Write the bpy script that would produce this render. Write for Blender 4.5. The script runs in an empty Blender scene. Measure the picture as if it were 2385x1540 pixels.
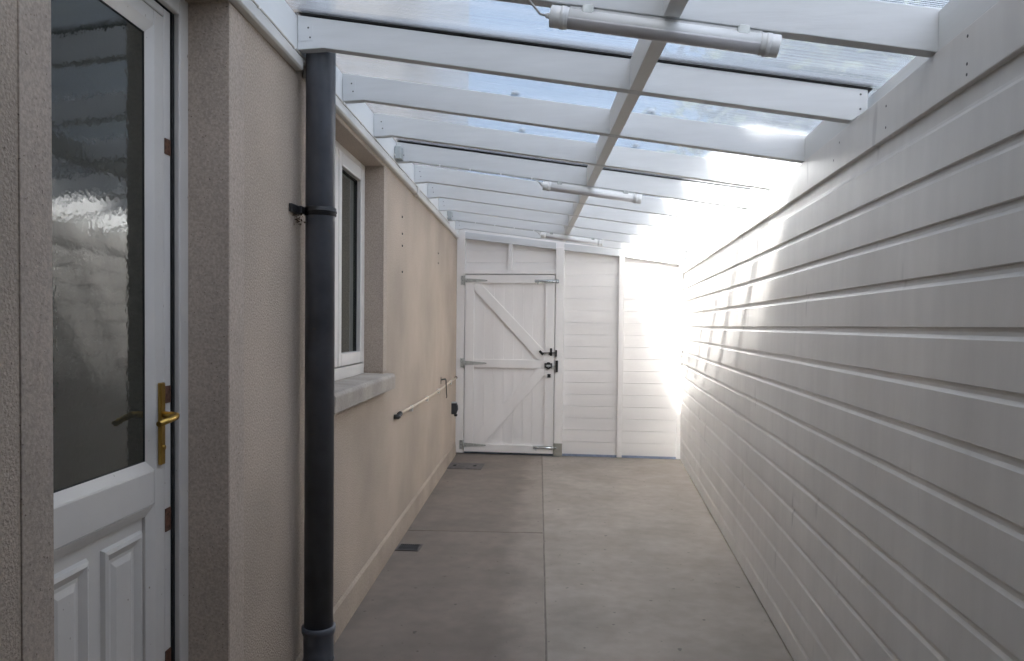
import bpy, bmesh, math, random
from mathutils import Vector, Matrix
random.seed(7)
scene = bpy.context.scene
C = scene.collection
R = math.radians

# ------------------------------------------------------------------ camera
FPX, YAW, PITCH, ROLL, SY = 1800.06, -0.119337, -0.026204, 0.0103997, 33.874
HC = 1.475
def cam_basis():
    f = Vector((math.sin(YAW)*math.cos(PITCH), math.cos(YAW)*math.cos(PITCH), math.sin(PITCH)))
    r = Vector((math.cos(YAW), -math.sin(YAW), 0)); u = r.cross(f)
    return r*math.cos(ROLL)+u*math.sin(ROLL), -r*math.sin(ROLL)+u*math.cos(ROLL), f
_r, _u, _f = cam_basis()
cd = bpy.data.cameras.new('camera'); cam = bpy.data.objects.new('camera', cd); C.objects.link(cam)
cd.sensor_width = 36; cd.lens = 36*FPX/2385.0; cd.shift_y = SY/2385.0
cd.clip_start = 0.05; cd.clip_end = 500
m = Matrix.Identity(4)
for i in range(3):
    m[i][0] = _r[i]; m[i][1] = _u[i]; m[i][2] = -_f[i]
m[2][3] = HC
cam.matrix_world = m
scene.camera = cam
scene.render.resolution_x = 1024; scene.render.resolution_y = 661

# ------------------------------------------------------------------ sky and sun
EL = R(46.3); 
SUN_D = Vector((0.294, 0.91, -1.0)).normalized()
w = bpy.data.worlds.new("World"); scene.world = w; w.use_nodes = True
nt = w.node_tree; bg = nt.nodes['Background']
sky = nt.nodes.new('ShaderNodeTexSky'); sky.sky_type = 'NISHITA'; sky.sun_disc = False
sky.dust_density = 1.0; sky.ozone_density = 0.6; sky.sun_elevation = EL; sky.sun_rotation = math.atan2(-SUN_D.x, -SUN_D.y)
# bright broken cloud, denser towards the horizon ahead
_tc = nt.nodes.new('ShaderNodeTexCoord'); _no = nt.nodes.new('ShaderNodeTexNoise'); _no.inputs['Scale'].default_value = 2.2; _no.inputs['Detail'].default_value = 6
_mp = nt.nodes.new('ShaderNodeMapping'); _mp.inputs['Scale'].default_value = (1,1,2.5); nt.links.new(_tc.outputs['Generated'], _mp.inputs[0]); nt.links.new(_mp.outputs[0], _no.inputs['Vector'])
_sp = nt.nodes.new('ShaderNodeSeparateXYZ'); nt.links.new(_tc.outputs['Generated'], _sp.inputs[0])
_a = nt.nodes.new('ShaderNodeMath'); _a.operation = 'MULTIPLY_ADD'; _a.inputs[1].default_value = .35; nt.links.new(_sp.outputs[1], _a.inputs[0]); nt.links.new(_no.outputs[0], _a.inputs[2])
_b = nt.nodes.new('ShaderNodeMath'); _b.operation = 'MULTIPLY_ADD'; _b.inputs[1].default_value = -.35; nt.links.new(_sp.outputs[2], _b.inputs[0]); nt.links.new(_a.outputs[0], _b.inputs[2])
_m = nt.nodes.new('ShaderNodeMapRange'); _m.inputs['From Min'].default_value = .1; _m.inputs['From Max'].default_value = 1.1; nt.links.new(_b.outputs[0], _m.inputs['Value'])
_x = nt.nodes.new('ShaderNodeMix'); _x.data_type = 'RGBA'; nt.links.new(_m.outputs[0], _x.inputs[0]); _x.inputs[7].default_value = (2.7,2.7,2.7,1)
_bw = nt.nodes.new('ShaderNodeRGBToBW'); nt.links.new(sky.outputs[0], _bw.inputs[0])
_ww = nt.nodes.new('ShaderNodeMix'); _ww.data_type = 'RGBA'; _ww.blend_type = 'MULTIPLY'; _ww.inputs[0].default_value = 1; nt.links.new(_bw.outputs[0], _ww.inputs[6]); _ww.inputs[7].default_value = (1.06,1.0,.94,1)
_th = nt.nodes.new('ShaderNodeMix'); _th.data_type = 'RGBA'; _th.inputs[0].default_value = .70; nt.links.new(sky.outputs[0], _th.inputs[6]); nt.links.new(_ww.outputs[2], _th.inputs[7])
nt.links.new(_th.outputs[2], _x.inputs[6])
_d = nt.nodes.new('ShaderNodeMapRange'); _d.interpolation_type = 'SMOOTHSTEP'; _d.inputs['From Min'].default_value = .1; _d.inputs['From Max'].default_value = .95
_d.inputs['To Min'].default_value = 1; _d.inputs['To Max'].default_value = .27; nt.links.new(_sp.outputs[1], _d.inputs['Value'])
_y = nt.nodes.new('ShaderNodeMix'); _y.data_type = 'RGBA'; _y.blend_type = 'MULTIPLY'; _y.inputs[0].default_value = 1; nt.links.new(_x.outputs[2], _y.inputs[6]); 
_cc = nt.nodes.new('ShaderNodeCombineColor')
for _i,_g in enumerate((1.6,1.25,.98)):
    _p = nt.nodes.new('ShaderNodeMath'); _p.operation = 'POWER'; _p.inputs[1].default_value = _g; nt.links.new(_d.outputs[0], _p.inputs[0]); nt.links.new(_p.outputs[0], _cc.inputs[_i])
nt.links.new(_cc.outputs[0], _y.inputs[7]); nt.links.new(_y.outputs[2], bg.inputs[0]); bg.inputs[1].default_value = 0.088
sl = bpy.data.lights.new('sun', 'SUN'); sl.energy = 4.5; sl.angle = R(1.2); sl.color = (1.0, 0.92, 0.82)
so = bpy.data.objects.new('sun', sl); C.objects.link(so)
so.rotation_euler = SUN_D.to_track_quat('-Z', 'Y').to_euler(); so.location = (-6, -20, 20)
vs = scene.view_settings
vs.view_transform = 'Standard'; vs.look = 'None'; vs.gamma = 1; vs.exposure = 3.72
scene.render.engine = 'CYCLES'
scene.cycles.max_bounces = 10; scene.cycles.diffuse_bounces = 6; scene.cycles.transparent_max_bounces = 24
scene.cycles.caustics_reflective = False; scene.cycles.caustics_refractive = True; scene.cycles.sample_clamp_indirect = 6

# ------------------------------------------------------------------ materials
def mat(name, col, rough=0.6, metal=0.0, var=0.0, vscale=3.0, bump=0.0, bscale=60.0, bdist=0.002, stretch=(1,1,1), spec=0.5, fine=None, spots=None):
    """base colour with low-frequency variation, optional fine noise bump and dark specks"""
    M = bpy.data.materials.new(name); M.use_nodes = True
    n = M.node_tree.nodes; l = M.node_tree.links
    b = n['Principled BSDF']
    b.inputs['Roughness'].default_value = rough; b.inputs['Metallic'].default_value = metal
    b.inputs['Specular IOR Level'].default_value = spec
    tc = n.new('ShaderNodeTexCoord'); mp = n.new('ShaderNodeMapping'); mp.inputs['Scale'].default_value = stretch
    l.new(tc.outputs['Object'], mp.inputs['Vector'])
    cur = None
    rgb = n.new('ShaderNodeRGB'); rgb.outputs[0].default_value = (*col, 1); cur = rgb.outputs[0]
    def mul(cur, facsock, lo, hi):
        mr = n.new('ShaderNodeMapRange'); mr.inputs['From Min'].default_value = 0.3; mr.inputs['From Max'].default_value = 0.7
        mr.inputs['To Min'].default_value = lo; mr.inputs['To Max'].default_value = hi
        l.new(facsock, mr.inputs['Value'])
        mx = n.new('ShaderNodeMix'); mx.data_type = 'RGBA'; mx.blend_type = 'MULTIPLY'; mx.inputs[0].default_value = 1
        l.new(cur, mx.inputs[6]); cb = n.new('ShaderNodeCombineColor')
        for i in range(3): l.new(mr.outputs[0], cb.inputs[i])
        l.new(cb.outputs[0], mx.inputs[7]); return mx.outputs[2]
    if var:
        no = n.new('ShaderNodeTexNoise'); no.inputs['Scale'].default_value = vscale; no.inputs['Detail'].default_value = 5
        l.new(mp.outputs[0], no.inputs['Vector']); cur = mul(cur, no.outputs[0], 1-var, 1+var*0.4)
    if fine:
        no = n.new('ShaderNodeTexNoise'); no.inputs['Scale'].default_value = fine[0]; no.inputs['Detail'].default_value = 2
        l.new(mp.outputs[0], no.inputs['Vector']); cur = mul(cur, no.outputs[0], 1-fine[1], 1+fine[1]*0.6)
    if spots:
        vo = n.new('ShaderNodeTexNoise'); vo.inputs['Scale'].default_value = spots[0]; vo.inputs['Detail'].default_value = 1
        l.new(mp.outputs[0], vo.inputs['Vector'])
        mr = n.new('ShaderNodeMapRange'); mr.inputs['From Min'].default_value = spots[1]; mr.inputs['From Max'].default_value = spots[1]+0.05
        l.new(vo.outputs[0], mr.inputs['Value'])
        mx = n.new('ShaderNodeMix'); mx.data_type = 'RGBA'; l.new(mr.outputs[0], mx.inputs[0]); l.new(cur, mx.inputs[6])
        mx.inputs[7].default_value = (*spots[2], 1); cur = mx.outputs[2]
    l.new(cur, b.inputs['Base Color'])
    if bump:
        no = n.new('ShaderNodeTexNoise'); no.inputs['Scale'].default_value = bscale; no.inputs['Detail'].default_value = 3
        l.new(mp.outputs[0], no.inputs['Vector'])
        bp = n.new('ShaderNodeBump'); bp.inputs['Strength'].default_value = bump; bp.inputs['Distance'].default_value = bdist
        l.new(no.outputs[0], bp.inputs['Height']); l.new(bp.outputs[0], b.inputs['Normal'])
    return M

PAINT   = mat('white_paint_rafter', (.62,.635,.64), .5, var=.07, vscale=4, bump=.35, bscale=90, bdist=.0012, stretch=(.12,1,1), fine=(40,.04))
PAINTY  = mat('white_paint_long', (.76,.77,.76), .5, var=.07, vscale=4, bump=.35, bscale=90, bdist=.0012, stretch=(1,.12,1))
CLAD    = mat('white_paint_cladding', (.76,.74,.71), .36, var=.09, vscale=1.3, bump=.3, bscale=60, bdist=.0006, stretch=(1,2.2,.5), fine=(7,.04), spots=(4.5,.70,(.56,.54,.52)))
GATEP   = mat('white_paint_gate', (.82,.80,.78), .5, var=.07, vscale=4, bump=.3, bscale=70, bdist=.0012, stretch=(1,1,.15))
ENDP    = mat('white_paint_end_boards', (.80,.78,.76), .5, var=.10, vscale=3.5, bump=.4, bscale=60, bdist=.0015, stretch=(.15,1,1))
RENDERM = mat('beige_render', (.49,.405,.325), .9, var=.22, vscale=1.3, bump=.9, bscale=150, bdist=.004, fine=(140,.22), spots=(150,.715,(.17,.13,.105)))
BANDM   = mat('grey_beige_render_band', (.48,.40,.33), .9, var=.10, vscale=3, bump=.5, bscale=150, bdist=.003, fine=(140,.20), spots=(150,.715,(.17,.13,.105)))
PLINTHM = mat('cement_plinth', (.42,.345,.275), .9, var=.2, vscale=2.5, bump=.4, bscale=60, bdist=.004, fine=(90,.12))
SILLM   = mat('concrete_sill', (.40,.355,.305), .85, var=.22, vscale=5, bump=.4, bscale=70, bdist=.002, fine=(80,.12), spots=(60,.74,(.18,.16,.14)))
UPVC    = mat('white_upvc', (.66,.63,.59), .35, var=.05, vscale=6, spots=(70,.765,(.3,.25,.2)))
UPVCW   = mat('cream_upvc_window', (.64,.61,.57), .4, var=.05, vscale=6)
TRUNK   = mat('white_trunking_plastic', (.68,.66,.62), .4, var=.06, vscale=8)
PIPEM   = mat('anthracite_pipe', (.085,.092,.108), .36, var=.3, vscale=9, spots=(26,.735,(.09,.085,.08)))
BLACKP  = mat('black_plastic', (.010,.010,.011), .45, var=.2, vscale=30)
RUBBER  = mat('black_rubber', (.008,.008,.008), .8)
BRASS   = mat('brass', (.55,.36,.10), .32, metal=1, var=.12, vscale=30)
RUST    = mat('rusty_steel', (.16,.075,.045), .75, metal=.2, var=.6, vscale=80)
GALV    = mat('galvanised_steel', (.50,.52,.50), .45, metal=.6, var=.25, vscale=50)
CHROME  = mat('zinc_plated', (.70,.76,.80), .22, metal=1, var=.1, vscale=50)
GREYP   = mat('grey_plastic_box', (.40,.43,.43), .5, var=.08, vscale=20)
LAMPB   = mat('light_grey_plastic', (.74,.75,.74), .4, var=.04, vscale=10)
DIFFU   = mat('frosted_diffuser', (.62,.61,.62), .28, var=.03, vscale=10)
CABLE   = mat('grey_cable', (.42,.42,.40), .5)
CABLEW  = mat('cream_cable', (.60,.56,.50), .5)
CONDUIT = mat('cream_conduit', (.60,.50,.38), .45, var=.1, vscale=20)
CLIPW   = mat('white_clip', (.8,.79,.76), .4)
IRON    = mat('cast_iron_cover', (.13,.115,.11), .7, metal=.2, var=.4, vscale=25, bump=.5, bscale=120)
DARKIRON= mat('dark_grate', (.035,.035,.04), .6, var=.3, vscale=30)
VOIDM   = mat('dark_drain_hole', (.006,.006,.006), .9)
SCREWM  = mat('screw_head', (.10,.10,.10), .5, metal=.6)
BLUEG   = mat('blue_grey_strip', (.26,.31,.42), .6, var=.2, vscale=30)
PLATEM  = mat('grey_post_shoe', (.33,.32,.28), .6, metal=.2, var=.15, vscale=20)
SLATE   = mat('roof_slate', (.09,.09,.10), .7, var=.3, vscale=4)
DRYL    = mat('dry_leaf_litter', (.10,.06,.035), .9, var=.4, vscale=60)
BARK    = mat('bark', (.10,.075,.055), .9, var=.4, vscale=8, bump=.8, bscale=30, bdist=.02)
LEAF    = mat('leaf_green', (.035,.048,.028), 1, spec=0, var=.5, vscale=1.2)
LEAF2   = mat('leaf_yellow_green', (.048,.056,.032), 1, spec=0, var=.5, vscale=1.2)
GRASSM  = mat('rough_ground', (.09,.10,.05), .95, var=.5, vscale=1.5)
NEIGH   = mat('neighbour_render', (.42,.38,.33), .9, var=.1, vscale=1)

def concrete(name, col, dark, patch=True):
    M = mat(name, col, .72, var=.22, vscale=2.2, bump=.35, bscale=60, bdist=.0015, stretch=(1,1,1), fine=(11,.10), spots=(24,.72,(col[0]*.45,col[1]*.45,col[2]*.45)))
    if patch:     # damp darker area with a ragged edge along the joint (a stain of its own shape)
        n = M.node_tree.nodes; l = M.node_tree.links; b = n['Principled BSDF']
        src = b.inputs['Base Color'].links[0].from_socket
        tc = n.new('ShaderNodeTexCoord'); sp = n.new('ShaderNodeSeparateXYZ'); l.new(tc.outputs['Object'], sp.inputs[0])
        no = n.new('ShaderNodeTexNoise'); no.inputs['Scale'].default_value = 3; no.inputs['Detail'].default_value = 8; l.new(tc.outputs['Object'], no.inputs['Vector'])
        a = n.new('ShaderNodeMath'); a.operation = 'MULTIPLY_ADD'; a.inputs[1].default_value = .42; l.new(no.outputs[0], a.inputs[0]); l.new(sp.outputs[0], a.inputs[2])
        mr = n.new('ShaderNodeMapRange'); mr.inputs['From Min'].default_value = .97; mr.inputs['From Max'].default_value = 1.09; l.new(a.outputs[0], mr.inputs['Value'])
        mx = n.new('ShaderNodeMix'); mx.data_type = 'RGBA'; mx.blend_type = 'MULTIPLY'
        inv = n.new('ShaderNodeMath'); inv.operation = 'SUBTRACT'; inv.inputs[0].default_value = 1; l.new(mr.outputs[0], inv.inputs[1])
        l.new(inv.outputs[0], mx.inputs[0]); l.new(src, mx.inputs[6]); mx.inputs[7].default_value = (*dark, 1)
        l.new(mx.outputs[2], b.inputs['Base Color'])
    return M
CONC  = concrete('concrete_pale', (.288,.25,.215), (.8,.8,.8), False)
CONCD = concrete('concrete_damp', (.252,.213,.18), (.74,.72,.70), True)

# obscured door glass: dark interior behind a glossy slightly wavy surface
def glass_mat(name, col, rough, wave, wscale):
    M = bpy.data.materials.new(name); M.use_nodes = True; n = M.node_tree.nodes; l = M.node_tree.links; b = n['Principled BSDF']
    b.inputs['Base Color'].default_value = (*col, 1); b.inputs['Roughness'].default_value = rough
    b.inputs['IOR'].default_value = 1.6
    tc = n.new('ShaderNodeTexCoord'); no = n.new('ShaderNodeTexNoise'); no.inputs['Scale'].default_value = wscale; no.inputs['Detail'].default_value = 1.5
    l.new(tc.outputs['Object'], no.inputs['Vector'])
    bp = n.new('ShaderNodeBump'); bp.inputs['Strength'].default_value = wave; bp.inputs['Distance'].default_value = .0012
    l.new(no.outputs[0], bp.inputs['Height']); l.new(bp.outputs[0], b.inputs['Normal'])
    return M
DGLASS = glass_mat('obscured_door_glass', (.034,.037,.031), .05, .17, 62)
WGLASS = glass_mat('window_glass', (.045,.05,.04), .02, .03, 12)

# twin-wall polycarbonate: fine ribs running down the slope
def poly_mat():
    M = bpy.data.materials.new('twinwall_polycarbonate'); M.use_nodes = True; n = M.node_tree.nodes; l = M.node_tree.links
    for x in list(n): 
        if x.type == 'BSDF_PRINCIPLED': n.remove(x)
    out = [x for x in n if x.type == 'OUTPUT_MATERIAL'][0]
    tr = n.new('ShaderNodeBsdfTransparent'); tr.inputs[0].default_value = (.93,.96,1,1)
    tl = n.new('ShaderNodeBsdfTranslucent'); tl.inputs[0].default_value = (.62,.66,.71,1)
    gl = n.new('ShaderNodeBsdfGlossy'); gl.inputs['Roughness'].default_value = .18
    tc = n.new('ShaderNodeTexCoord'); sp = n.new('ShaderNodeSeparateXYZ'); l.new(tc.outputs['Object'], sp.inputs[0])
    mu = n.new('ShaderNodeMath'); mu.operation = 'MULTIPLY'; mu.inputs[1].default_value = 2*math.pi/0.0105; l.new(sp.outputs[1], mu.inputs[0])
    si = n.new('ShaderNodeMath'); si.operation = 'SINE'; l.new(mu.outputs[0], si.inputs[0])
    no = n.new('ShaderNodeTexNoise'); no.inputs['Scale'].default_value = 1; no.inputs['Detail'].default_value = 2
    mp = n.new('ShaderNodeMapping'); mp.inputs['Scale'].default_value = (1.5,70,1); l.new(tc.outputs['Object'], mp.inputs[0]); l.new(mp.outputs[0], no.inputs['Vector'])
    ad = n.new('ShaderNodeMath'); ad.operation = 'MULTIPLY_ADD'; ad.inputs[1].default_value = 2.4; l.new(no.outputs[0], ad.inputs[0]); l.new(si.outputs[0], ad.inputs[2])
    mr = n.new('ShaderNodeMapRange'); mr.inputs['From Min'].default_value = .3; mr.inputs['From Max'].default_value = 2.3
    mr.inputs['To Min'].default_value = .0; mr.inputs['To Max'].default_value = .48; l.new(ad.outputs[0], mr.inputs['Value'])
    m1 = n.new('ShaderNodeMixShader'); l.new(mr.outputs[0], m1.inputs[0])
    rf = n.new('ShaderNodeBsdfRefraction'); rf.inputs['IOR'].default_value = 1.3; rf.inputs['Roughness'].default_value = .20; rf.inputs['Color'].default_value = (.93,.96,1,1)
    m0 = n.new('ShaderNodeMixShader'); m0.inputs[0].default_value = .36; l.new(tr.outputs[0], m0.inputs[1]); l.new(rf.outputs[0], m0.inputs[2]); l.new(m0.outputs[0], m1.inputs[1]); l.new(tl.outputs[0], m1.inputs[2])
    lw = n.new('ShaderNodeLayerWeight'); lw.inputs[0].default_value = .5
    fr = n.new('ShaderNodeMath'); fr.operation = 'POWER'; fr.inputs[1].default_value = 4; l.new(lw.outputs['Facing'], fr.inputs[0])
    f2 = n.new('ShaderNodeMath'); f2.operation = 'MULTIPLY_ADD'; f2.inputs[1].default_value = .35; f2.inputs[2].default_value = .02; l.new(fr.outputs[0], f2.inputs[0]); fr = f2
    m2 = n.new('ShaderNodeMixShader'); l.new(fr.outputs[0], m2.inputs[0]); l.new(m1.outputs[0], m2.inputs[1]); l.new(gl.outputs[0], m2.inputs[2])
    l.new(m2.outputs[0], out.inputs[0])
    return M
POLY = poly_mat()

# ------------------------------------------------------------------ mesh helpers
class MB:
    def __init__(s): s.v = []; s.f = []; s.mi = []; s.sm = []
    def add(s, vs, fs, mi=0, smooth=False):
        o = len(s.v); s.v += [tuple(v) for v in vs]
        for f in fs: s.f.append([i+o for i in f]); s.mi.append(mi); s.sm.append(smooth)
        return s
    def box(s, x0, x1, y0, y1, z0, z1, mi=0):
        return s.add([(x0,y0,z0),(x1,y0,z0),(x1,y1,z0),(x0,y1,z0),(x0,y0,z1),(x1,y0,z1),(x1,y1,z1),(x0,y1,z1)],
              [(0,3,2,1),(4,5,6,7),(0,1,5,4),(1,2,6,5),(2,3,7,6),(3,0,4,7)], mi)
    def hexa(s, b, t, mi=0):   # bottom 4 pts, top 4 pts (ccw from above)
        return s.add(list(b)+list(t), [(0,3,2,1),(4,5,6,7),(0,1,5,4),(1,2,6,5),(2,3,7,6),(3,0,4,7)], mi)
    def prism(s, poly, axis, a, b, mi=0, smooth=False):
        """poly in the two other axes (cyclic order), extruded along axis from a to b"""
        def P(p, t):
            return {'x': (t,p[0],p[1]), 'y': (p[0],t,p[1]), 'z': (p[0],p[1],t)}[axis]
        n = len(poly); vs = [P(p,a) for p in poly]+[P(p,b) for p in poly]
        o = len(s.v); s.v += vs
        s.f.append([o+i for i in range(n)]); s.mi.append(mi); s.sm.append(False)
        s.f.append([o+n+i for i in reversed(range(n))]); s.mi.append(mi); s.sm.append(False)
        for i in range(n):
            j = (i+1) % n; s.f.append([o+i,o+n+i,o+n+j,o+j]); s.mi.append(mi); s.sm.append(smooth)
        return s
    def tube(s, pts, r, seg=12, mi=0, caps=True):
        pts = [Vector(p) for p in pts]; rs = r if isinstance(r, (list,tuple)) else [r]*len(pts)
        o = len(s.v); up = None
        for i, p in enumerate(pts):
            t = (pts[min(i+1,len(pts)-1)]-pts[max(i-1,0)]).normalized()
            if up is None: up = Vector((0,0,1)) if abs(t.z) < .9 else Vector((0,1,0))
            a = t.cross(up).normalized(); b = a.cross(t).normalized(); up = b
            for k in range(seg):
                an = 2*math.pi*k/seg; s.v.append(tuple(p+(a*math.cos(an)+b*math.sin(an))*rs[i]))
        for i in range(len(pts)-1):
            for k in range(seg):
                k2 = (k+1) % seg
                s.f.append([o+i*seg+k, o+i*seg+k2, o+(i+1)*seg+k2, o+(i+1)*seg+k]); s.mi.append(mi); s.sm.append(True)
        if caps:
            s.f.append([o+k for k in reversed(range(seg))]); s.mi.append(mi); s.sm.append(False)
            q = o+(len(pts)-1)*seg; s.f.append([q+k for k in range(seg)]); s.mi.append(mi); s.sm.append(False)
        return s
    def build(s, name, mats, parent=None, bevel=0, frame=None, seg=2):
        me = bpy.data.meshes.new(name); me.from_pydata(s.v, [], s.f)
        if not isinstance(mats, (list,tuple)): mats = [mats]
        for q in mats: me.materials.append(q)
        for p, mi, sm in zip(me.polygons, s.mi, s.sm): p.material_index = mi; p.use_smooth = sm
        bm = bmesh.new(); bm.from_mesh(me); bmesh.ops.recalc_face_normals(bm, faces=bm.faces); bm.to_mesh(me); bm.free()
        o = bpy.data.objects.new(name, me); C.objects.link(o)
        if frame is not None and parent is None: o.matrix_world = frame
        if parent: o.parent = parent
        if bevel:
            md = o.modifiers.new('bevel', 'BEVEL'); md.width = bevel; md.segments = seg; md.limit_method = 'ANGLE'; md.angle_limit = R(40)
        return o
def tag(o, label=None, cat=None, group=None, kind=None):
    if label: o['label'] = label
    if cat: o['category'] = cat
    if group: o['group'] = group
    if kind: o['kind'] = kind
    return o
def thing(name, label, cat, frame=None, group=None, loc=None):
    o = bpy.data.objects.new(name, None); C.objects.link(o); o.empty_display_size = .1
    if frame is not None: o.matrix_world = frame
    if loc: o.location = loc
    return tag(o, label, cat, group)

# house frame: local x = out from the wall (w), local y = along the wall (u)
XL, ML = -0.94212, 0.084706
HF = Matrix.Translation((XL, 0, 0)) @ Matrix.Rotation(math.atan(ML), 4, 'Z')
XR = 0.843
def xwall(y): return XL-ML*y
def wz(w, u, z): return HF @ Vector((w, u, z))

# ------------------------------------------------------------------ setting: ground and path
tag(MB().box(-60,60,-60,60,-.5,-.062).build('ground', GRASSM), kind='structure', label='rough ground outside the covered passage')
p = MB()
p.box(0,.982,-3.2,5.372,-.06,0); p.box(0,.982,5.380,8.78,-.06,.001)
tag(p.build('path', CONCD, frame=HF, bevel=.003), kind='structure', label='darker concrete path strip along the house wall')
p = MB(); D = (-math.sin(math.atan(ML)), math.cos(math.atan(ML)))
def jx(y, w=.990): return xwall(y)+w*math.sqrt(1+ML*ML)
p.hexa([(jx(-3.2),-3.2,-.06),(.90,-3.2,-.06),(.90,8.78,-.06),(jx(8.78),8.78,-.06)],[(jx(-3.2),-3.2,0),(.90,-3.2,0),(.90,8.78,0),(jx(8.78),8.78,0)])
tag(p.build('path', CONC, bevel=.003), kind='structure', label='paler concrete path strip beside the boarded wall')
p = MB(); p.box(.982,.990,-3.2,8.76,-.06,-.004)
tag(p.build('path_joint', mat('joint_mortar', (.19,.165,.14), .9, var=.3, vscale=9), frame=HF), kind='structure', label='mortar joint between the two concrete strips')

# ------------------------------------------------------------------ house
house = thing('house', 'beige rendered house wall with a white door and a window, left of the passage', 'house', HF)
T = -.35; DU0, DU1, DZ = 1.378, 2.229, 2.43; WU0, WU1, WZ0, WZ1 = 3.32, 4.541, 1.185, 2.418; UE = 9.9; US = -2.67
b = MB()
b.box(T,0,US,DU0,-.05,DZ); b.box(T,0,DU1,WU0,-.05,DZ); b.box(T,0,WU1,UE,-.05,DZ)
b.box(T,0,WU0,WU1,-.05,WZ0-.03); b.box(T,0,WU0,WU1,WZ1,DZ); b.box(T,0,US,UE,DZ,6.5)
b.box(-7,T,US,US+.3,-.05,6.5); b.box(-7,T,UE-.3,UE,-.05,6.5); b.box(-7.3,-7,US,UE,-.05,6.5)
b.box(-7.3,-.0005,-16,US,-.05,9.2)  # taller unseen block, added to keep sun off the near rafters and boards
b.build('wall', RENDERM, house)
# dark rooms behind the openings are closed by the panes; a back box keeps light out
b = MB()
b.box(-.004,.003,1.285,DU0,0,DZ); b.box(-.004,.003,DU1,2.345,0,DZ)
b.build('door_surround', BANDM, house, bevel=.002)
b = MB(); b.box(-.33,.0015,DU1-.004,DU1+.001,-.0,DZ)
b.build('door_reveal', BANDM, house)
b = MB(); b.box(-.33,.003,WU1-.004,WU1+.10,WZ0,WZ1); b.box(-.33,-.001,WU0,WU1,WZ1-.004,WZ1+.001)
b.build('window_reveal', BANDM, house, bevel=.002)
b = MB(); b.prism([(-.02,-.02),(.016,-.02),(.014,.05),(.010,.135),(-.002,.158),(-.02,.158)], 'y', 2.30, 8.60)
b.build('plinth', PLINTHM, house, bevel=.004)
b = MB(); b.prism([(.22,6.55),(.22,6.45),(-3.6,9.2),(-7.5,6.45),(-7.5,6.55),(-3.6,9.35)], 'y', US, UE+.25)
b.build('roof', SLATE, house)
b = MB()
for k in range(1): b.tube([(.25,US,6.50),(.25,UE+.25,6.50)], .055, 10)
b.build('gutter', PIPEM, house)
b = MB(); b.prism([(-.13,1.178),(.052,1.170),(.064,1.155),(.062,1.078),(-.02,1.078),(-.02,1.06),(-.13,1.06)], 'y', 3.225, 4.622)
b.build('window_sill', SILLM, house, bevel=.006)
# door frame (fixed) : local w plane -.123 at the outside
fr = MB()
for (u0,u1,dd) in ((2.172,2.229,-.123),):
    fr.box(-.22,dd,u0,u1,0,DZ)                       # far jamb
fr.box(-.22,-.123,DU0,DU0+.057,0,DZ); fr.box(-.22,-.123,DU0+.057,2.172,2.373,DZ)
fr.box(-.23,-.143,2.116,2.156,0,2.370); fr.box(-.23,-.143,DU0+.06,2.116,2.345,2.370)  # rebate step
df = fr.build('door_frame', UPVC, house, bevel=.004)
MB().box(-.165,-.139,2.1565,2.1715,0.0,2.372).box(-.165,-.139,DU0+.06,2.1565,2.3702,2.3725).build('seal', RUBBER, df)
for z, h in ((1.979,.045),(1.262,.050),(.895,.068),(.48,.06)):
    k = MB().box(-.1428,-.1405,2.118,2.150,z-h/2,z+h/2)
    for dz in (-h*.3, h*.3): k.tube([(-.141,2.143,z+dz),(-.1385,2.143,z+dz)], .004, 8)
    k.build('lock_keep', RUST, df)
# door leaf
LW = -.140; WD = .028
leaf = MB(); G0, G1, GZ0, GZ1 = 1.53, 2.024, 1.084, 2.268
leaf.box(LW-.06,LW,G1+WD,2.111,.03,2.340); leaf.box(LW-.06,LW,DU0+.065,G0-WD,.03,2.340)
leaf.box(LW-.06,LW,G0-WD,G1+WD,GZ1+WD,2.340); leaf.box(LW-.06,LW,G0-WD,G1+WD,.958,GZ0-WD)
leaf.box(LW-.06,LW,G0-WD,G1+WD,.03,.137)
door = leaf.build('door', UPVC, house, bevel=.004)
tag(door, 'white half-glazed door with brass lever handle')
bd = MB()   # sloping glazing beads
def bead(u0,u1,z0,z1,wd=.028,dp=.012):
    o_ = [(u0-wd,z0-wd),(u1+wd,z0-wd),(u1+wd,z1+wd),(u0-wd,z1+wd)]; i_ = [(u0,z0),(u1,z0),(u1,z1),(u0,z1)]
    vs = [(LW,)+q for q in o_]+[(LW-dp,)+q for q in i_]+[(LW-.05,)+q for q in i_]+[(LW-.05,)+q for q in o_]
    fs = []
    for i in range(4):
        j = (i+1)%4; fs += [(i,j,4+j,4+i),(4+i,4+j,8+j,8+i),(i,12+i,12+j,j)]
    bd.add(vs, fs)
bead(G0,G1,GZ0,GZ1); bead(G0,G1,.165,.930)
bd.build('glazing_bead', UPVC, door)
MB().box(LW-.030,LW-.0145,G0,G1,GZ0,GZ1).build('pane', DGLASS, door)
MB().box(LW-.0145,LW-.0125,G1-.004,G1,GZ0,GZ1).box(LW-.0145,LW-.0125,G0,G1-.004,GZ1-.004,GZ1).box(LW-.0145,LW-.0125,G0,G1-.004,GZ0,GZ0+.003).build('gasket', RUBBER, door)
pn = MB().box(LW-.05,LW-.020,G0+.003,G1-.003,.168,.927)
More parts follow.
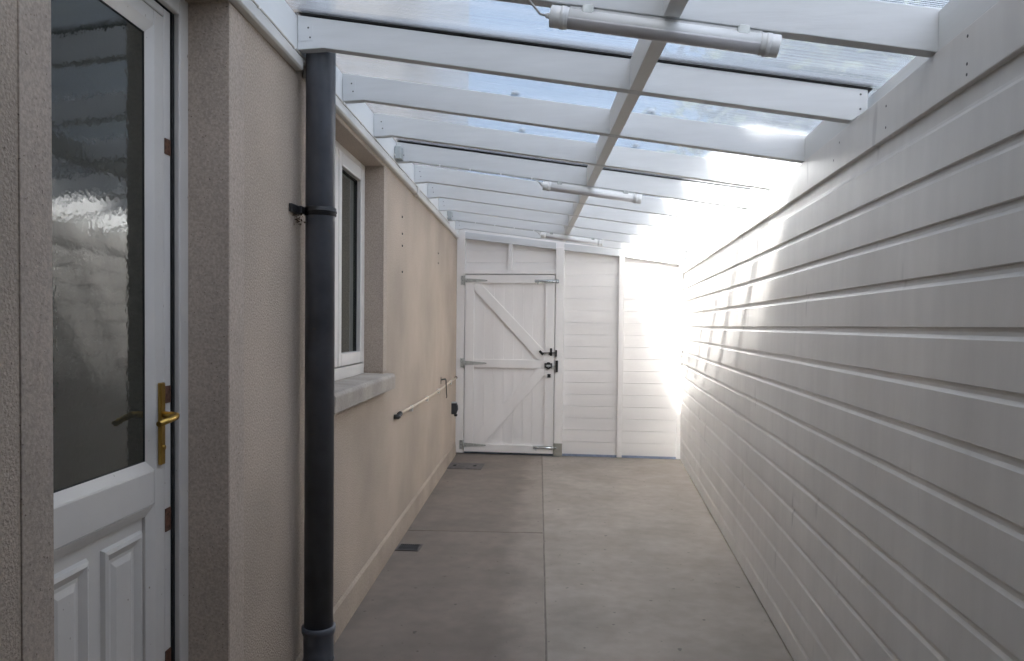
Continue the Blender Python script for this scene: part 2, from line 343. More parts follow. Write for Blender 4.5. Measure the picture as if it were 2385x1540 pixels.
def moulding(u0,u1,z0,z1):
    prof = [(0,0),(.010,.006),(.013,.016),(.006,.028),(.001,.036),(.0015,.045),(.007,.062)]
    rings = []
    for dw, ins in prof:
        rings.append([(LW-.020+dw,u0+ins,z0+ins),(LW-.020+dw,u1-ins,z0+ins),(LW-.020+dw,u1-ins,z1-ins),(LW-.020+dw,u0+ins,z1-ins)])
    vs = [p for r_ in rings for p in r_]; fs = []
    for k in range(len(prof)-1):
        for i in range(4):
            j=(i+1)%4; fs.append((4*k+i,4*k+j,4*k+4+j,4*k+4+i))
    k = 4*(len(prof)-1); fs.append((k,k+1,k+2,k+3)); pn.add(vs, fs)
moulding(1.815,2.010,.22,.895); moulding(1.57,1.755,.22,.895)
pn.build('lower_panel', UPVC, door)
hd = MB().box(LW,LW+.012,2.070,2.094,1.066,1.300)
hdl = hd.build('handle', BRASS, door, bevel=.003); tag(hdl, 'brass lever handle on a long brass backplate')
lv = MB(); lv.tube([(LW+.010,2.082,1.208),(LW+.040,2.082,1.208),(LW+.050,2.079,1.207),(LW+.054,2.067,1.205),(LW+.052,2.03,1.200),(LW+.046,1.985,1.194)], [.010,.009,.0095,.010,.009,.008], 12)
lv.build('lever', BRASS, hdl)
MB().tube([(LW+.010,2.082,1.115),(LW+.016,2.082,1.115)], .007, 12).build('keyhole', BRASS, hdl)
# window
wf = MB(); WW = -.112
wf.box(WW-.06,WW,4.478,WU1-.005,WZ0+.02,WZ1-.005); wf.box(WW-.06,WW,WU0,WU0+.05,WZ0+.02,WZ1-.005)
wf.box(WW-.06,WW,WU0+.05,4.478,2.378,WZ1-.005); wf.box(WW-.06,WW+.012,WU0+.05,4.478,WZ0-.008,1.240)
win = wf.build('window', UPVCW, house, bevel=.004); tag(win, 'cream framed window behind the dark downpipe')
for (a,bb) in ((3.895,4.470),(3.375,3.885)):
    s = MB(); S = .062
    s.box(WW-.05,WW+.012,a,a+S,1.245,2.372); s.box(WW-.05,WW+.012,bb-S-.02,bb,1.245,2.372)
    s.box(WW-.05,WW+.012,a+S,bb-S-.02,2.30,2.372); s.box(WW-.05,WW+.012,a+S,bb-S-.02,1.245,1.312)
    s.build('sash', UPVCW, win, bevel=.006)
    MB().box(WW-.03,WW-.022,a+S,bb-S-.02,1.312,2.30).build('pane', WGLASS, win)
    MB().box(WW-.022,WW-.012,bb-S-.026,bb-S-.0201,1.312,2.30).box(WW-.022,WW-.012,a+S,bb-S-.026,2.2945,2.2999).build('gasket', RUBBER, win)
# small drilled holes in the render (tiny plugs)
for (u,z) in ((5.153,2.203),(5.158,2.09),(5.161,2.009),(5.167,1.832),(7.033,2.04),(7.03,2.13)):
    MB().tube([(-.002,u,z),(.0015,u+.004,z-.003),(.002,u+.004,z-.012)], [.006,.006,.003], 8).build('wall_plug', DARKIRON, house)

# ------------------------------------------------------------------ downpipe
PX, PY = -1.1045, 2.906
dp = thing('downpipe', 'anthracite round downpipe in front of the beige wall between door and window', 'downpipe', loc=(PX,PY,0))
MB().tube([(0,0,.27),(0,0,3.2),(0,0,6.9)], .0565, 40).build('pipe', PIPEM, dp)
sk = MB().tube([(0,0,.02),(0,0,.14),(0,0,.150),(0,0,.160),(0,0,.245),(0,0,.262),(0,0,.282),(0,0,.284)], [.056,.056,.062,.0585,.0585,.066,.066,.058], 40)
sk.build('socket', PIPEM, dp)
MB().tube([(-.05,-.03,.12),(-.02,-.04,.10),(.0,-.05,.05),(0,-.06,-.0)], [.045,.055,.058,.058], 30).build('elbow', PIPEM, dp)
bk = MB(); zb = 1.905
ring = [(math.cos(a)*.061, math.sin(a)*.061) for a in [2*math.pi*k/40 for k in range(40)]]
bk.tube([(0,0,zb-.017),(0,0,zb-.014),(0,0,zb+.014),(0,0,zb+.017)], [.058,.0615,.0615,.058], 40)
bk.tube([(0,0,zb-.004),(0,0,zb+.004)], .0635, 40)
br = bk.build('bracket', BLACKP, dp)
MB().box(-.085,-.045,-.075,-.035,zb-.014,zb+.014).box(-.098,-.06,-.130,-.045,zb-.015,zb+.016).build('bracket_arm', BLACKP, dp, bevel=.003)
cl = MB()
rnd = random.Random(3)
for k in range(46):
    a = rnd.uniform(0,6.28); x = -.062+rnd.gauss(0,.013); y = -.068+rnd.gauss(0,.01); z = zb-.03+rnd.gauss(0,.010)-abs(rnd.gauss(0,.008))
    s_ = rnd.uniform(.003,.008); d1 = Vector((rnd.uniform(-1,1),rnd.uniform(-1,1),rnd.uniform(-1,1))).normalized()*s_; d2 = Vector((rnd.uniform(-1,1),rnd.uniform(-1,1),rnd.uniform(-1,1))).normalized()*s_*.6
    c0 = Vector((x,y,z)); cl.add([c0-d1,c0+d2,c0+d1,c0-d2],[(0,1,2,3)])
o = cl.build('leaf_litter', DRYL); o.location = (PX,PY,0)
tag(o, 'small brown clump of dead leaves caught under the pipe bracket', 'debris', kind=None)

# ------------------------------------------------------------------ lean-to roof
ZR, ZL, RH, RT = 2.19, 2.52, .113, .045
RY = [-1.245,-.57,.105,.78,1.455,2.131,2.805,3.47,4.136,4.80,5.50,6.16,6.862,7.55,8.22]
def zb_(x, y):   # rafter underside
    xw = xwall(y); return ZR+(ZL-ZR)*(XR-x)/(XR-xw)
roof = thing('lean_to_roof', 'white timber lean-to roof glazed with clear ribbed sheets, sloping down to the right', 'roof')
MISSING = (5, 7)     # bays (after rafter index) without blocking
for i, y in enumerate(RY):
    x0 = xwall(y)+.022; xn = x0+.10
    over = i in (6, 8)
    xe = XR+.044 if over else XR+.027
    z0, zn, ze = 2.497, zb_(xn,y), zb_(xe,y)
    poly = [(x0,z0),(x0+.055,z0+.001),(xn,zn),(XR-.007,zb_(XR-.007,y))]
    if over: poly += [(xe,zb_(XR,y)+.038),(xe,zb_(xe,y)+RH)]
    else: poly += [(XR,ZR+.001),(xe,ZR+.001),(xe,zb_(xe,y)+RH)]
    poly += [(x0,zb_(x0,y)+RH-.004)]
    b = MB().prism(poly, 'y', y, y+RT)
    r_ = b.build('rafter', PAINT, roof, bevel=.0025)
    # painted hanger plate with screws at the wall end
    h = MB().box(x0+.004,x0+.060,y-.0015,y,2.528,2.588)
    for dz in (.0,.036): h.tube([(x0+.050-dz*.2,y-.003,2.54+dz),(x0+.050-dz*.2,y,2.54+dz)], .0035, 8, mi=1)
    h.build('hanger_plate', [PAINT, SCREWM], r_)
    if over or i > 9:
        s = MB()
        for dz in (.03,.08): s.tube([(XR+.02-(0 if over else .06),y-.002,zb_(XR,y)+dz+.01),(XR+.02-(0 if over else .06),y,zb_(XR,y)+dz+.01)], .0035, 8)
        s.build('screw', SCREWM, r_)
    if i < len(RY)-1:
        y2 = RY[i+1]; ya, ybb = y+RT, y2
        # noggin: runs parallel to the house
        nx = lambda yy: .099-.1005*(yy-2.8)
        def corner(yy, sx): x = nx(yy)+sx; return x
        bt = [(nx(ya)-.022,ya,zb_(nx(ya)-.022,ya)+.001),(nx(ya)+.022,ya,zb_(nx(ya)+.022,ya)+.001),(nx(ybb)+.022,ybb,zb_(nx(ybb)+.022,ybb)+.001),(nx(ybb)-.022,ybb,zb_(nx(ybb)-.022,ybb)+.001)]
        tp = [(a_,b_,c_+RH-.006) for a_,b_,c_ in bt]
        MB().hexa(bt,tp).build('noggin', PAINTY, roof, bevel=.002)
# ledger on the house wall
MB().prism([(0,2.482),(.021,2.482),(.021,2.622),(0,2.622)], 'y', -1.6, 8.63).build('ledger', PAINTY, roof, bevel=.002).matrix_local = HF
# sheets, joined over every third rafter
SH = [(-1.3,.78),(.80,2.80),(2.83,4.80),(4.845,6.862),(6.90,8.66)]
for k,(ya,ybb) in enumerate(SH):
    if ya < 0: ya = -1.4
    n_ = 6; vs = []; fs = []
    for j in range(n_+1):
        yy = ya+(ybb-ya)*j/n_
        for xx in (xwall(yy)+.004, .935):
            zz = zb_(xx,yy)+RH+.006
            vs += [(xx,yy,zz),(xx,yy,zz+.010)]
    for j in range(n_):
        q = 4*j; fs += [(q,q+2,q+6,q+4),(q+1,q+5,q+7,q+3),(q,q+4,q+5,q+1),(q+2,q+3,q+7,q+6)]
    fs += [(0,1,3,2),(4*n_,4*n_+2,4*n_+3,4*n_+1)]
    MB().add(vs,fs).build('polycarbonate_sheet', POLY, roof)
for yj in (.785, 2.812, 4.810, 6.872):
    x0 = xwall(yj)+.03
    for (ya,yb2,z0,z1,mt,nm) in ((yj-.012,yj+.045,.0005,.0055,RUBBER,'gasket'),(yj-.022,yj+.055,.017,.030,RUBBER,'glazing_bar')):
        b = MB().hexa([(x0,ya,zb_(x0,ya)+RH+z0),(.90,ya,zb_(.90,ya)+RH+z0),(.90,yb2,zb_(.90,yb2)+RH+z0),(x0,yb2,zb_(x0,yb2)+RH+z0)],
                      [(x0,ya,zb_(x0,ya)+RH+z1),(.90,ya,zb_(.90,ya)+RH+z1),(.90,yb2,zb_(.90,yb2)+RH+z1),(x0,yb2,zb_(x0,yb2)+RH+z1)])
        b.build(nm, mt, roof)
for i in range(4, 14):
    if i in (6, 9, 12): continue
    yy = RY[i]+RT/2
    for xx in (-.415-.06*(yy-3.49), .19-.06*(yy-3.49)):
        zz = zb_(xx,yy)+RH+.016
        MB().tube([(xx,yy,zz),(xx,yy,zz+.006),(xx,yy,zz+.012),(xx,yy,zz+.014)], [.020,.020,.012,.006], 16).build('fixing_button', GREYP, roof)
# ------------------------------------------------------------------ boarded wall on the right
BP = .13447; FX = XR
wall = thing('boarded_wall', 'long white shiplap boarded wall along the right side of the passage', 'wall', loc=(FX,0,0))
prof = []   # (x offset outwards from face, z) going up
for k in range(0, 16):
    zt = k*BP
    if k > 0:
        prof += [(0.002, zt-.028), (.0040, zt-.0245), (.0080, zt-.018), (.0100, zt-.009), (.0105, zt-.0005)]
    if k < 15: prof += [(.002, zt), (.0, zt+.002)] if k > 0 else [(0.0, .016)]
prof += [(.0125, 15*BP+.06)]
poly = prof+[(.030,15*BP+.06),(.030,.016)]
MB().prism(poly, 'y', -3.2, 8.70).build('cladding', CLAD, wall)
MB().box(-.005, .029, -3.2, 8.70, 2.053, ZR-.001).build('fascia_board', CLAD, wall, bevel=.003)
fs_ = MB()
for (y,z) in ((1.95,2.165),(1.95,2.10),(1.95,2.075),(2.48,2.15),(2.48,2.085),(2.95,2.15),(3.02,2.10),(3.75,2.16),(3.78,2.08),(4.5,2.15),(5.2,2.1)):
    fs_.tube([(-.0056,y,z),(-.004,y,z)], .004, 8)
fs_.build('screw', SCREWM, wall)
for i in range(len(RY)-1):
    if i in MISSING: continue
    ya, yb2 = RY[i]+RT+.001, RY[i+1]-.001
    MB().box(.0005,.028,ya,yb2,ZR+.0015,ZR+.105).build('blocking', PAINTY, wall, bevel=.002)
MB().box(.033,.073,-3.2,8.7,.02,2.185).build('stud_frame', PAINTY, wall)
MB().box(.075,.087,-1.4,8.7,2.05,2.294).build('eaves_board', PAINTY, wall)
gt = thing('rain_gutter', 'white plastic gutter board outside the low edge of the roof', 'gutter', loc=(FX,0,0))
MB().box(.10,.112,-1.4,8.7,2.10,2.26).box(.112,.19,-1.4,8.7,2.10,2.112).box(.19,.20,-1.4,8.7,2.10,2.20).build('channel', TRUNK, gt)

# ------------------------------------------------------------------ end wall with posts
YB = 8.644
ew = thing('end_wall', 'white horizontal boarded end wall with upright posts around the gate', 'wall', loc=(0,YB,0))
b = MB()
zs = [.026]+[.026+.134*k+(.007 if k>0 else 0) for k in range(1,20)]
for k in range(19):
    z0, z1 = zs[k], zs[k+1]-.0016
    if z0 > 2.5: break
    x0 = -1.70 if z0 > 2.04 else -.56
    if z0 < 2.04 < z1: x0 = -.56
    g = .0006 if k % 3 else 0
    b.box(x0, .86, .062, .082, z0+g, min(z1, 2.60))
b.box(-1.70,-.56,.062,.082,1.99,2.0405)
b.build('boards', ENDP, ew, bevel=.0012)
MB().box(-1.70,.86,.084,.090,.03,2.55).build('lining', PAINTY, ew).hide_render = False
post = lambda x0,x1,z1,n='post',d=.062: MB().box(x0,x1,0,d,.012,z1).build(n, GATEP, ew, bevel=.003)
post(-1.688,-1.583,2.53); post(-.552,-.460,2.345); post(.148,.204,2.262); post(.800,.842,2.17)
def slope(x0,x1,za,zb2,h,n='top_plate'):
    MB().hexa([(x0,.002,za),(x1,.002,zb2),(x1,.061,zb2),(x0,.061,za)],[(x0,.002,za+h),(x1,.002,zb2+h),(x1,.061,zb2+h),(x0,.061,za+h)]).build(n, PAINT, ew, bevel=.002)
slope(-1.583,-.552,2.445,2.322,.075); slope(-.460,.148,2.312,2.245,.075); slope(.204,.800,2.238,2.154,.075)
MB().box(-1.583,-.552,.001,.061,2.046,2.092).build('lintel', GATEP, ew, bevel=.003)
MB().box(-1.086,-1.045,.004,.060,2.093,2.384).build('stud', GATEP, ew, bevel=.002)
MB().box(-.555,-.458,-.0035,-.001,.008,.150).box(-.555,-.458,-.03,-.001,.004,.0075).build('post_shoe', PLATEM, ew, bevel=.001)
st = MB()
st.box(-1.58,.80,.050,.056,.003,.028)
for k in range(190): x = -1.575+k*.0125; st.box(x,x+.006,.0475,.050,.003,.028)
st.build('base_strip', BLUEG, ew)
# ------------------------------------------------------------------ gate
gate = thing('gate', 'white boarded timber gate with diagonal braces in the end wall', 'gate', loc=(-1.578,YB,0))
gx = lambda x: x+1.578
b = MB(); js = [-1.475+.0,-1.357,-1.246,-1.135,-1.023,-.914,-.805,-.664]
js = [-1.576]+js[1:-1]+[-.560]
for a_, c_ in zip(js[:-1], js[1:]):
    a2, c2 = gx(a_)+.0003, gx(c_)-.0003
    b.prism([(a2+.0012,.024),(c2-.0012,.024),(c2,.0255),(c2,.045),(a2,.045),(a2,.0255)], 'z', .030, 2.034)
b.build('board_panel', GATEP, gate)
MB().box(gx(-1.573),gx(-.563),.046,.049,.032,2.03).build('backing', GATEP, gate)
def gpart(nm, poly, y0=0, y1=.0235): return MB().prism([(gx(x),z) for x,z in poly], 'y', y0, y1).build(nm, GATEP, gate, bevel=.002)
gpart('stile', [(-1.576,.118),(-1.475,.118),(-1.475,1.943),(-1.576,1.943)])
gpart('stile', [(-.664,.118),(-.560,.118),(-.560,1.943),(-.664,1.943)])
gpart('rail', [(-1.576,1.9435),(-.560,1.9435),(-.560,2.037),(-1.576,2.037)])
gpart('rail', [(-1.4745,.988),(-.6645,.988),(-.6645,1.082),(-1.4745,1.082)], .001)
gpart('rail', [(-1.576,.028),(-.560,.028),(-.560,.1175),(-1.576,.1175)])
gpart('brace', [(-1.474,1.942),(-1.403,1.942),(-.665,1.178),(-.665,1.083),(-.742,1.083),(-1.474,1.862)], .0015)
gpart('brace', [(-.742,.987),(-.665,.987),(-.665,.912),(-1.355,.119),(-1.474,.119),(-1.474,.205)], .0015)
for z in (1.972,1.037,.105):
    h = MB().box(gx(-1.628),gx(-1.592),-.0035,-.0005,z-.052,z+.052)
    h.tube([(gx(-1.585),-.004,z-.055),(gx(-1.585),-.004,z+.055)], .006, 10)
    h.prism([(gx(-1.580),z-.026),(gx(-1.345),z-.012),(gx(-1.322),z-.005),(gx(-1.322),z+.004),(gx(-1.345),z+.009),(gx(-1.580),z+.024)], 'y', -.0035, -.0005)
    for (x,dz) in ((-1.61,.038),(-1.61,0),(-1.61,-.038),(-1.56,-.013),(-1.55,.010),(-1.48,.0),(-1.335,0)):
        h.tube([(gx(x),-.0055,z+dz),(gx(x),-.003,z+dz)], .004, 8, mi=1)
    h.build('hinge', [GALV, SCREWM], gate)
for z in (1.965,.097):
    h = MB().box(gx(-.788),gx(-.568),-.003,-.0005,z-.019,z+.019)
    bo = h.build('bolt', GALV, gate, bevel=.001)
    s = MB().tube([(gx(-.778),-.012,z),(gx(-.520),-.012,z)], .0085, 14)
    for x in (-.735,-.640,-.583): s.tube([(gx(x)-.007,-.012,z),(gx(x)+.007,-.012,z)], .0115, 14)
    s.tube([(gx(-.757),-.013,z-.006),(gx(-.757),-.015,z-.026),(gx(-.751),-.015,z-.033),(gx(-.744),-.015,z-.027)], .0028, 8)
    s.build('slide', CHROME, bo)
    MB().box(gx(-.549),gx(-.516),-.003,-.0005,z-.019,z+.019).tube([(gx(-.541),-.012,z),(gx(-.527),-.012,z)], .012, 14).build('keep', CHROME, bo)
CX2 = lambda cx: gx(-1.020+.000324*cx); CZ2 = lambda cy: 1.3285-.000324*cy
def cq(pts): return [(CX2(x),CZ2(y)) for x,y in pts]
lt = MB().prism(cq([(1275,605),(1350,605),(1350,345),(1275,345)]), 'y', -.012, -.0005)
lt.prism(cq([(1235,575),(1272,575),(1272,480),(1235,480)]), 'y', -.016, -.0005)
lat = lt.build('latch', BLACKP, gate, bevel=.0015)
MB().prism(cq([(1010,525),(1475,518),(1475,486),(1010,492)]), 'y', -.022, -.0125).build('bar', BLACKP, lat)
MB().prism(cq([(893,465),(950,412),(1080,540),(1012,600)]), 'y', -.040, -.0225).build('handle', BLACKP, lat, bevel=.002)
MB().prism(cq([(1462,632),(1518,632),(1518,405),(1462,405)]), 'y', -.026, -.0005).build('keep', BLACKP, lat, bevel=.001)
lk = MB().prism(cq([(1095,1040),(1160,1040),(1200,1072),(1260,1072),(1290,1040),(1360,1040),(1360,860),(1290,860),(1262,830),(1190,830),(1160,860),(1095,860)]), 'y', -.018, -.0005)
lko = lk.build('lock', BLACKP, gate, bevel=.003)
s = MB().prism(cq([(1158,983),(1303,983),(1303,917),(1158,917)]), 'y', -.0205, -.0182)
for x,y in ((1140,885),(1320,885),(1125,955),(1330,955),(1125,1010),(1330,1010),(1225,1012)): s.tube([(CX2(x),-.0195,CZ2(y)),(CX2(x),-.018,CZ2(y))], .0035, 8)
s.build('lock_plate', GALV, lko)
MB().box(CX2(1362),CX2(1470),-.012,-.004,CZ2(1000),CZ2(940)).build('lock_bolt', GALV, lko)
MB().prism(cq([(1480,1165),(1550,1165),(1560,1150),(1560,780),(1550,765),(1480,765),(1470,780),(1470,1150)]), 'y', -.020, -.0005).build('keep', BLACKP, lko, bevel=.002)
MB().prism(cq([(1200,1360),(1305,1360),(1310,1320),(1295,1300),(1310,1275),(1305,1235),(1200,1235),(1195,1275),(1210,1300),(1195,1320)]), 'y', -.014, -.0005).build('lock_escutcheon', BLACKP, gate, bevel=.002)

# ------------------------------------------------------------------ batten lights
def batten(label, yr, x0, x1, cablepts, dz=-.032):
    n0, n1 = zb_(x0,yr)+dz, zb_(x1,yr)+dz
    L = math.hypot(x1-x0, n1-n0)
    fr_ = Matrix.Translation((x0, yr+.018, n0)) @ Matrix.Rotation(math.atan2(n0-n1, x1-x0), 4, 'Y')
    t = thing('batten_light', label, 'light', fr_, 'slim batten lights hung under the rafters')
    rr = .0275
    n_ = 24
    def arc(a0, a1, r, k=12): return [(math.sin(a)*r, -math.cos(a)*r) for a in [R(a0+(a1-a0)*i/k) for i in range(k+1)]]
    up = arc(62, 298, rr*.96, 16)      # upper housing
    MB().prism(up, 'x', .045, L-.045, smooth=True).build('housing', LAMPB, t)
    MB().prism(arc(-78, 62, rr, 14), 'x', .045, L-.045, smooth=True).build('diffuser', DIFFU, t)
    MB().box(.05,L-.05,-.012,.012,.022,.0305).build('top_rail', LAMPB, t)
    for a_, b2 in ((0,.05),(L-.05,L)):
        MB().tube([(a_,0,0),(a_+.0015,0,0),(b2-.0015,0,0),(b2,0,0)], [.0275,.0295,.0295,.0275], 32).tube([(a_+.028 if a_==0 else a_+.012,0,0),(a_+.042 if a_==0 else a_+.026,0,0)], .031, 32).build('end_cap', LAMPB, t)
    MB().tube([(-.014,0,0),(0,0,0)], [.006,.009], 14).build('cable_gland', LAMPB, t)
    for xx in (.10, L-.10):
        MB().box(xx-.016,xx+.016,-.020,-.010,.010,.032).box(xx-.013,xx+.013,-.0225,-.020,.014,.036).build('clip', GALV, t, bevel=.001)
    return t, fr_
l1, f1 = batten('batten light nearest the camera at the top edge of the photo', RY[5], -.160, .450, None)
l2, f2 = batten('middle batten light, under the fourth complete rafter with the clipped cable', RY[9], -.392, .212, None)
l3, f3 = batten('farthest, smallest batten light close to the gate', RY[13], -.632, -.030, None)
def cable(label, pts, r=.0035, m_=CABLE, clips=None, cat='cable'):
    o = MB().tube(pts, r, 8).build('cable', m_); tag(o, label, cat)
    if clips:
        for q in clips: 
            MB().tube([(q[0]-.004,q[1],q[2]),(q[0]+.004,q[1],q[2])], .0062, 8).build('cable_clip', CLIPW, o)
    return o
def cable_under(label, yr, xa, F):
    pts = []; n_ = 9; xb = F.translation.x-.07
    for k in range(n_):
        x = xa+(xb-xa)*k/(n_-1); sag = .006+.005*math.sin(k*2.1)
        pts.append((x, yr-.004, zb_(x,yr)-.001-(.006 if k%2 else .002)))
    e = F @ Vector((-.014,0,0))
    clips = [pts[2],pts[4],pts[6],pts[8]]
    pts.append((xb+.025, yr+.002, zb_(xb,yr)-.012)); pts.append(((xb+.025+e.x)/2+.005, yr+.012, (zb_(xb,yr)-.012+e.z)/2)); pts.append(tuple(e))
    return cable(label, pts, .004, CABLE, clips)
cable_under('thin grey cable clipped under the rafter, running to the middle batten light', RY[9], xwall(RY[9])+.11, f2)
cable_under('thin grey cable clipped under a far rafter, running to the farthest batten light', RY[13], xwall(RY[13])+.11, f3)
e1 = f1 @ Vector((-.014,0,0))
cable('short grey cable curving up from the near batten light', [tuple(e1),(e1.x-.015,e1.y,e1.z+.004),(e1.x-.04,e1.y-.02,e1.z+.03),(e1.x-.06,e1.y-.03,e1.z+.05),(e1.x-.20,e1.y-.028,e1.z+.065)], .0035)
def jbox(label, yr, dx=.02):
    x0 = xwall(yr)+.022+dx; z = 2.545
    t = thing('junction_box', label, 'junction box', group='grey junction boxes at the wall ends of rafters', loc=(x0,yr-.035,z))
    MB().box(-.004,.036,-.034,.034,-.038,.038).build('box', GREYP, t, bevel=.004)
    MB().tube([(.016,-.0365,.004),(.016,-.034,.004)], .015, 20).build('lid_disc', GREYP, t)
    MB().tube([(.0,-.030,-.018),(-.012,-.045,-.012),(-.022,-.05,-.014)], .006, 10).build('gland', CLIPW, t)
jbox('grey junction box on the rafter end above the window, the nearer of the two', RY[9], .012)
jbox('grey junction box on a far rafter end near the gate, the farther of the two', RY[13], .012)

# trunking and ledger cable (house frame)
tk = thing('cable_trunking', 'white plastic trunking along the top of the beige wall under the roof', 'trunking', HF)
prt = [(0,2.434),(.024,2.434),(.031,2.441),(.031,2.474),(.024,2.481),(0,2.481)]
MB().prism(prt, 'y', -1.5, 2.86).build('cover_strip', TRUNK, tk, bevel=.002)
MB().prism(prt, 'y', 2.95, 5.62).build('cover_strip', TRUNK, tk, bevel=.002)
MB().prism([(0,2.436),(.022,2.436),(.027,2.442),(.027,2.474),(.022,2.479),(0,2.479)], 'y', 5.70, 8.60).build('cover_strip', TRUNK, tk, bevel=.002)
MB().prism([(0,2.425),(.034,2.425),(.036,2.43),(.036,2.482),(.034,2.487),(0,2.487)], 'y', 5.60, 5.72).build('coupling', UPVC, tk, bevel=.003)
pts = []; clips = []
for k in range(60):
    u = .6+k*.12; pts.append(tuple(wz(.027, u, 2.487+.0012*math.sin(k*1.7))))
    if k % 3 == 0: clips.append(pts[-1])
cable('thin cream cable clipped along the ledger just above the white trunking', pts, .0035, CABLEW, clips)

# ------------------------------------------------------------------ small wall fittings
cn = thing('wall_conduit', 'cream plastic pipe run sloping along the wall to the corner by the gate', 'pipe', HF)
cp = [(.016,5.02,.874),(.018,5.45,.868),(.020,5.95,.864),(.018,6.6,.860),(.020,7.3,.864),(.018,8.0,.874),(.018,8.52,.878)]
MB().tube(cp, .0105, 12).build('pipe', CONDUIT, cn)
MB().tube([(.0,4.905,.868),(.03,4.91,.868),(.03,4.925,.868)], [.016,.016,.014], 14).tube([(.028,4.91,.868),(.026,4.97,.872),(.02,5.01,.874)], [.014,.013,.014], 12).tube([(.020,5.0,.874),(.018,5.045,.874)], .017, 12).build('elbow_fitting', BLACKP, cn)
MB().tube([(.016,8.49,.878),(.018,8.53,.878)], .015, 10).build('end_fitting', BLACKP, cn)
for u in (5.50,6.28,7.0,7.98):
    z = .862+.006*abs(u-6.4)
    MB().tube([(.018,u-.006,z+.002),(.018,u+.006,z+.002)], .0135, 12).box(0,.028,u-.006,u+.006,z-.028,z-.008).build('pipe_clip', CLIPW, cn)
hk = thing('wall_hook', 'thin black metal stay hook hanging on the beige wall over the cream pipe', 'hook', HF)
MB().box(0,.004,7.30,7.325,.90,.965).build('plate', BLACKP, hk)
MB().tube([(.004,7.33,.938),(.03,7.40,.94),(.034,7.44,.93),(.036,7.455,.86),(.036,7.47,.80),(.040,7.478,.762),(.036,7.46,.752)], [.006,.009,.006,.0045,.0045,.0045,.004], 8).build('hook', BLACKP, hk)
sb = thing('outdoor_socket', 'dark weatherproof socket box on the wall corner left of the gate', 'socket', HF)
MB().prism([(0,.50),(.048,.50),(.066,.545),(.064,.585),(.052,.620),(0,.620)], 'y', 8.22, 8.31).build('box', DARKIRON, sb, bevel=.005)
MB().box(0,.055,8.222,8.308,.6205,.630).build('lid', GREYP, sb, bevel=.002)
MB().box(.030,.060,8.235,8.295,.477,.4995).build('gland', BLACKP, sb, bevel=.003)
# drains
dc = thing('drain_cover', 'rectangular grey inspection cover set in the concrete just in front of the gate', 'drain cover', Matrix.Translation((-1.42,7.88,.001)) @ Matrix.Rotation(.03,4,'Z'))
MB().box(-.185,.185,-.17,.17,0,.004).build('frame', IRON, dc, bevel=.001)
q = MB().box(-.165,.165,-.15,.15,.0045,.007); q.build('lid', IRON, dc, bevel=.001)
MB().box(-.125,-.095,-.03,.03,.0075,.009).build('lifting_hole', VOIDM, dc)
MB().box(.085,.115,-.03,.03,.0075,.009).build('lifting_hole', VOIDM, dc)
dg = thing('drain_grate', 'small dark drain grating in the concrete near the foot of the beige wall', 'drain grate', Matrix.Translation((-1.262,4.935,.001)) @ Matrix.Rotation(.05,4,'Z'))
MB().box(-.078,.078,-.075,-.062,0,.006).box(-.078,.078,.062,.075,0,.006).box(-.078,-.064,-.062,.062,0,.006).box(.064,.078,-.062,.062,0,.006).build('frame', IRON, dg, bevel=.001)
MB().box(-.064,.064,-.062,.062,0,.001).build('pit', VOIDM, dg)
q = MB()
for k in range(9): q.box(-.058+k*.0135,-.0525+k*.0135,-.061,.061,.0012,.004)
q.box(-.0635,.0635,-.005,.005,.0042,.005); q.build('bars', DARKIRON, dg)

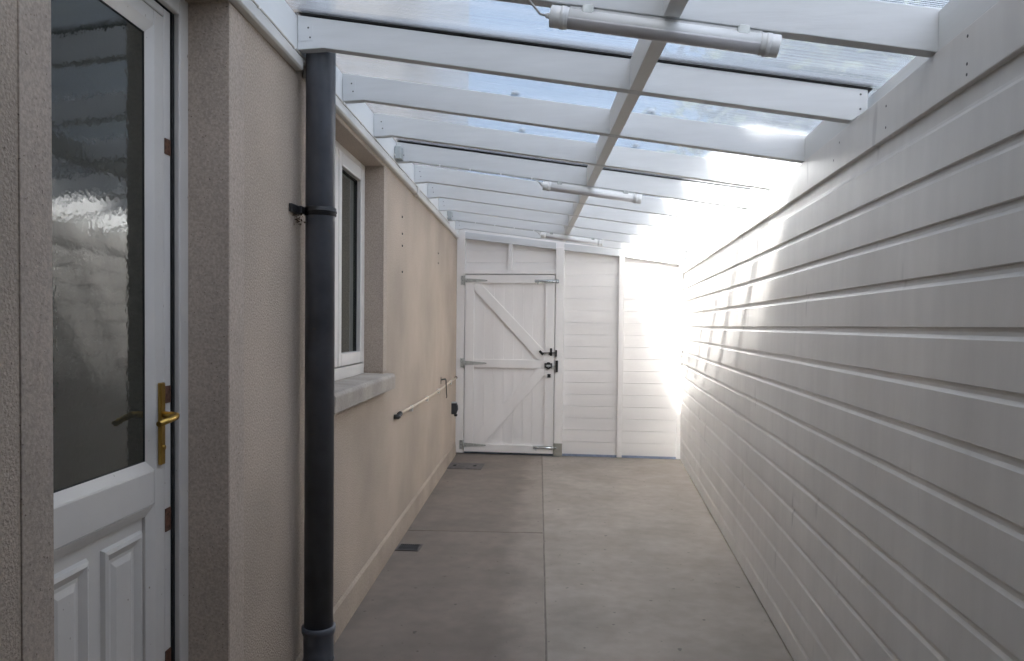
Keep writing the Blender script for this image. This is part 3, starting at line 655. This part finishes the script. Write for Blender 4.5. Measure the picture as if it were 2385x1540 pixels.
# ------------------------------------------------------------------ behind the camera and beyond the walls
bk = tag(MB().box(-1.1,1.0,-3.35,-3.2,-.05,2.7).build('unseen_back_wall', RENDERM), 'unseen rendered wall added behind the viewer to keep the near end dark', 'wall')  # out of view, added to shut light out from behind the camera
pl = thing('added_shade_roof', 'unseen opaque roof added over the near passage to darken it', 'roof')  # out of view, added to block sky light over the near passage
MB().hexa([(-1.3,-3.2,2.72),(1.0,-3.2,2.33),(1.0,.75,2.33),(-1.3,.75,2.72)],[(-1.3,-3.2,2.78),(1.0,-3.2,2.39),(1.0,.75,2.39),(-1.3,.75,2.78)]).build('shade_deck', PAINT, pl)

def tree(label, x, y, h, cr, lm, seed, n=17000):
    rn = random.Random(seed); t = thing('tree', label, 'tree', loc=(x,y,0), group='trees behind the boarded wall')
    tr = MB().tube([(0,0,-.1),(.05,.02,h*.3),(-.04,.05,h*.6),(0,0,h*.9)], [.16,.12,.08,.02], 10)
    ends = []
    for k in range(12):
        a = rn.uniform(0,6.28); z0 = h*rn.uniform(.25,.7); e = Vector((math.cos(a)*cr*rn.uniform(.5,.95), math.sin(a)*cr*rn.uniform(.5,.95), z0+h*rn.uniform(.05,.3)))
        tr.tube([(0,0,z0),tuple(e*.5+Vector((0,0,z0*.5))),tuple(e)], [.05,.035,.01], 6); ends.append(e)
    ends += [Vector((rn.gauss(0,cr*.45), rn.gauss(0,cr*.45), h*rn.uniform(.45,1.0))) for _ in range(60)]
    tr.build('trunk', BARK, t)
    c = MB()
    for k in range(n):
        e = rn.choice(ends); p_ = e+Vector((rn.gauss(0,.38),rn.gauss(0,.38),rn.gauss(0,.32)))
        s_ = rn.uniform(.05,.12); d1 = Vector((rn.uniform(-1,1),rn.uniform(-1,1),rn.uniform(-1,1))).normalized(); d2 = d1.orthogonal().normalized()
        c.add([p_-d1*s_,p_+d2*s_*.6,p_+d1*s_,p_-d2*s_*.6],[(0,1,2,3)])
    c.build('crown', lm, t)
tree('yellow-green leafy tree seen blurred through the lower roof sheets on the right', 3.4, 7.5, 5.6, 1.7, LEAF2, 1)
tree('dark green tree seen blurred through the roof at the top right', 3.7, 10.6, 6.6, 1.9, LEAF, 2)
tree('green tree beyond the end of the boarded wall', 4.1, 14.4, 8.0, 2.2, LEAF2, 3)
